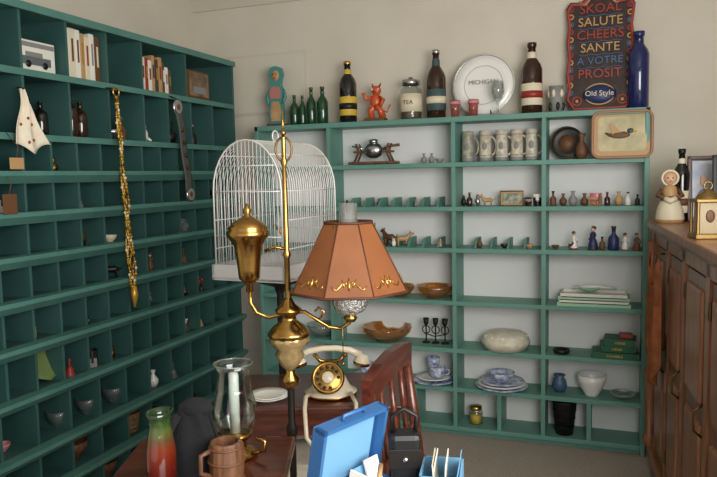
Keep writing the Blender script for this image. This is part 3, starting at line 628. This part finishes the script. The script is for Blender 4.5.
b.at(-.005,-.045,.06,rx=math.pi/2-.5).lathe([(0,0),(.046,0),(.048,.006),(.034,.012),(.0,.012)],brass,28).ring(0,0,.01,.042,.003,gold,'Z').lathe([(0,.0125),(.018,.0125),(.016,.015),(0,.016)],ivory,20)
for i in range(10): a=i*.55; b.ball(.031*math.cos(a),.031*math.sin(a),.013,.005,.005,.002,black,8,4)
b.at()
for s in(-1,1): b.tube([(0,0,.095),(s*.03,0,.1),(s*.045,0,.12)],.006,brass,7).tube([(s*.045,-.02,.122),(s*.045,0,.115),(s*.045,.02,.122)],.005,brass,6)
b.tube([(-.09,0,.115),(-.06,0,.13),(-.02,0,.137),(.02,0,.137),(.06,0,.13),(.09,0,.115)],[.011,.01,.009,.009,.01,.011],ivory,10)
for s in(-1,1): b.at(s*.095,0,.1,ry=s*.2).lathe([(0,-.015),(.024,-.015),(.026,-.005),(.014,.015),(0,.018)],[brass,brass,ivory,ivory],18)
b.at(); b.tube([(-.05,-.05,.02),(-.065,-.12,.03),(-.065,-.165,.01),(-.06,-.19,-.06),(-.03,-.2,-.10),(.01,-.2,-.11),(.05,-.19,-.08),(.075,-.17,-.01),(.075,-.13,.012),(.06,-.06,.02)],.006,ivory,8)
b.done()
x,y=pos(1.95,-.27); b=B('paper_plate_stack',(x,y,.68)); b.lathe(plate_prof(.06),white,24).lathe(plate_prof(.055),offw,24,o=(0,0,.004)).done()
x,y=pos(1.68,.085); b=B('wooden_chair',(x+.2,y,0),rz=math.radians(92))
b.box(-.18,.18,-.18,.18,.43,.46,wood,.01).box(-.16,.16,-.16,.14,.455,.48,cush,.01)
for sx in(-1,1):
    b.tube([(sx*.165,.19,0),(sx*.165,.17,.45),(sx*.165,.19,.65),(sx*.165,.215,.85)],[.014,.017,.015,.013],wood,8); b.tube([(sx*.16,-.16,0),(sx*.16,-.16,.44)],[.012,.018],wood,8)
b.prism([(-.18,.80),(-.1,.82),(0,.825),(.1,.82),(.18,.80),(.185,.865),(.1,.88),(0,.885),(-.1,.88),(-.185,.865)],.2,.225,wood)
b.box(-.16,.16,.185,.2,.62,.65,wood,.004)
for xx in(-.09,0,.09): b.tube([(xx,.193,.64),(xx,.21,.82)],.008,wood,6)
b.tube([(-.16,-.16,.2),(.16,-.16,.2)],.01,wood,6).tube([(-.16,.18,.2),(.16,.18,.2)],.01,wood,6).done()
x,y=pos(1.93,-.17); b=B('upholstered_stool',(x,y,0),rz=ang)
b.box(-.16,.16,-.13,.13,.42,.46,wood,.01).box(-.155,.155,-.125,.125,.455,.53,cush,.03)
for sx in(-1,1):
    for sy in(-1,1): b.tube([(sx*.13,sy*.1,.43),(sx*.14,sy*.11,.2),(sx*.135,sy*.105,0)],[.018,.014,.01],wood,8)
b.done()
# ---------------------------------------------------------------- near-left table
x,y=pos(1.33,-.335); tb=table('dark_side_table',x,y,.36,.46,.72,wood,ang); tb.done()
x,y=pos(1.45,-.275); b=B('hurricane_candle_lamp',(x,y,.72))
b.lathe([(0,0),(.045,0),(.048,.008),(.03,.018),(.02,.03),(.035,.045),(.038,.052),(0,.053)],brass,24)
b.lathe([(.03,.05),(.045,.08),(.048,.11),(.038,.15),(.034,.19),(.042,.205),(.041,.205),(.033,.19),(.037,.15),(.047,.11),(.044,.08),(.029,.05)],glass,28); b.ring(0,0,.205,.0415,.0015,frost,'Z',28)
b.lathe([(0,.05),(.011,.05),(.011,.18),(.008,.185),(0,.186)],white,14).tube([(0,0,.185),(0,.001,.195)],.001,black,4)
b.tube([(.045,0,.012),(.07,0,.02),(.072,0,.04),(.05,0,.045)],.004,brass,6).done()
x,y=pos(1.31,-.268); b=B('wooden_barrel_mug',(x,y,.72),rz=-2.2)
b.lathe([(0,0),(.030,0),(.034,.03),(.035,.05),(.032,.085),(.030,.088),(.025,.088),(.026,.02),(0,.015)],barrelw,18,smooth=False)
for zz,r in((.014,.033),(.05,.0355),(.078,.033)): b.ring(0,0,zz,r,.0022,brown,'Z')
b.tube([(.032,0,.075),(.052,0,.07),(.054,0,.035),(.033,0,.025)],.005,barrelw,8).done()
m=bpy.data.materials.new('sunset_glaze'); m.use_nodes=True; nt=m.node_tree; p=nt.nodes['Principled BSDF']; p.inputs['Roughness'].default_value=.12; p.inputs['Coat Weight'].default_value=.5
tc=nt.nodes.new('ShaderNodeTexCoord'); sx=nt.nodes.new('ShaderNodeSeparateXYZ'); mr=nt.nodes.new('ShaderNodeMapRange'); mr.inputs[1].default_value=0; mr.inputs[2].default_value=.16; cr=nt.nodes.new('ShaderNodeValToRGB')
els=[(0,(36,12,9)),(.35,(92,24,14)),(.55,(110,42,22)),(.66,(84,60,30)),(.76,(74,88,40)),(.88,(40,66,30)),(1,(22,44,22))]
cr.color_ramp.elements[0].color=lin(els[0][1]); cr.color_ramp.elements[1].color=lin(els[-1][1])
for p_,c_ in els[1:-1]: e=cr.color_ramp.elements.new(p_); e.color=lin(c_)
nt.links.new(tc.outputs['Object'],sx.inputs[0]); nt.links.new(sx.outputs[2],mr.inputs[0]); nt.links.new(mr.outputs[0],cr.inputs[0]); nt.links.new(cr.outputs[0],p.inputs['Base Color'])
x,y=pos(1.29,-.39); b=B('glazed_ceramic_vase',(x,y,.72))
b.lathe([(0,0),(.026,0),(.033,.03),(.032,.08),(.026,.115),(.022,.13),(.025,.148),(.03,.158),(.026,.158),(.021,.145),(.018,.13),(0,.1)],m,28,sx=.8).done()
x,y=pos(1.36,-.34); b=B('black_cloth_bag',(x,y,.72),rz=ang)
b.grid(lambda u,v:((.046+.008*math.sin(v*5)+.006*math.sin(u*25))*math.cos(u*6.2832)*(1-.25*v),(.032+.006*math.sin(u*19+v*4))*math.sin(u*6.2832)*(1-.3*v),.145*v*(1+.05*math.sin(u*12))),28,12,cloth)
b.ball(.004,0,.14,.036,.025,.02,cloth,12,6); b.tube([(-.03,-.015,.13),(-.045,-.03,.1),(-.05,-.03,.05)],.009,cloth,7); b.done()
# ---------------------------------------------------------------- blue case
x,y=pos(1.28,.06); tb=table('low_work_table',x,y,.34,.28,.66,wood,ang,apron=.04); tb.done()
x,y=pos(1.26,.0); b=B('blue_plastic_case',(x,y,.66),rz=ang+.85)
b.box(-.09,.09,-.06,.06,0,.006,caseB)
for a in((-.09,-.085,-.06,.06),(.085,.09,-.06,.06),(-.09,.09,-.06,-.055),(-.09,.09,.055,.06)): b.box(*a,0,.06,caseB)
b.at(0,.062,.06,rx=.2); b.box(-.092,.092,0,.006,0,.15,caseB,.002).box(-.092,-.084,-.025,0,0,.15,caseB).box(.084,.092,-.025,0,0,.15,caseB).box(-.092,.092,-.025,0,.142,.15,caseB).box(-.078,.078,-.003,0,.012,.138,caseL)
b.tube([(-.03,-.012,.15),(-.03,-.012,.16),(.03,-.012,.16),(.03,-.012,.15)],.004,caseB,6)
b.at(.02,0,.03,rz=.2,rx=.2).box(-.05,-.045,-.03,.03,0,.08,offw).at(.04,0,.02,rx=-.3).box(-.01,.03,-.004,.0,0,.09,offw).box(-.03,.03,.01,.014,0,.08,caseL); b.at(-.03,-.02,.05).tube([(0,0,0),(.03,-.02,.05),(.06,.0,.06)],.005,tan,6); b.at().done()
x,y=pos(1.34,.085); b=B('black_handbag',(x,y,.66),rz=ang)
b.box(-.032,.032,-.025,.025,0,.15,black,.012).box(-.033,.033,-.026,-.023,.08,.12,iron,.001).tube([(-.022,0,.145),(-.025,0,.18),(0,0,.195),(.025,0,.18),(.022,0,.145)],.005,black,7).ball(0,-.028,.1,.006,.004,.006,silver,8,5).done()
x,y=pos(1.30,.155); b=B('light_blue_bin',(x,y,.66),rz=ang-.2)
b.box(-.04,.04,-.05,.05,0,.004,caseL)
for a in((-.04,-.036,-.05,.05),(.036,.04,-.05,.05),(-.04,.04,-.05,-.046),(-.04,.04,.046,.05)): b.box(*a,0,.09,caseL)
for i,(t,c) in enumerate(((.25,offw),(-.15,cream),(.1,offw),(.35,caseL))): b.at(-.022+.014*i,0,.02,ry=t*.5,rx=.1).box(-.001,.001,-.035,.035,0,.095,c)
b.at().done()
# ---------------------------------------------------------------- lights, world, camera
w=bpy.data.worlds.new('World'); bpy.context.scene.world=w; w.use_nodes=True
w.node_tree.nodes['Background'].inputs[0].default_value=(.95,.95,.95,1); w.node_tree.nodes['Background'].inputs[1].default_value=.85
def area(name,loc,tgt,sx,sy,e,col):
    l=bpy.data.lights.new(name,'AREA'); l.shape='RECTANGLE'; l.size=sx; l.size_y=sy; l.energy=e; l.color=col
    o=bpy.data.objects.new(name,l); C.objects.link(o); o.location=loc; o.rotation_euler=(V(tgt)-V(loc)).to_track_quat('-Z','Y').to_euler()
area('window_daylight',(RW-.02,.35,1.5),(-.6,2.8,.9),1.7,1.2,78,(1,.98,.94))
cd=bpy.data.cameras.new('camera'); cam=bpy.data.objects.new('camera',cd); C.objects.link(cam)
yaw,pit,rol,f=.357,.090,.021,687.
F=V((-math.sin(yaw)*math.cos(pit),math.cos(yaw)*math.cos(pit),-math.sin(pit))); R=V((math.cos(yaw),math.sin(yaw),0)); Uv=R.cross(F)
R2=R*math.cos(rol)-Uv*math.sin(rol); U2=Uv*math.cos(rol)+R*math.sin(rol)
cam.matrix_world=Mx(((R2.x,U2.x,-F.x,0),(R2.y,U2.y,-F.y,0),(R2.z,U2.z,-F.z,1.32),(0,0,0,1)))
cd.sensor_width=36; cd.lens=f/717*36; cd.clip_start=.02
bpy.context.scene.camera=cam
bpy.context.scene.view_settings.view_transform='Standard'
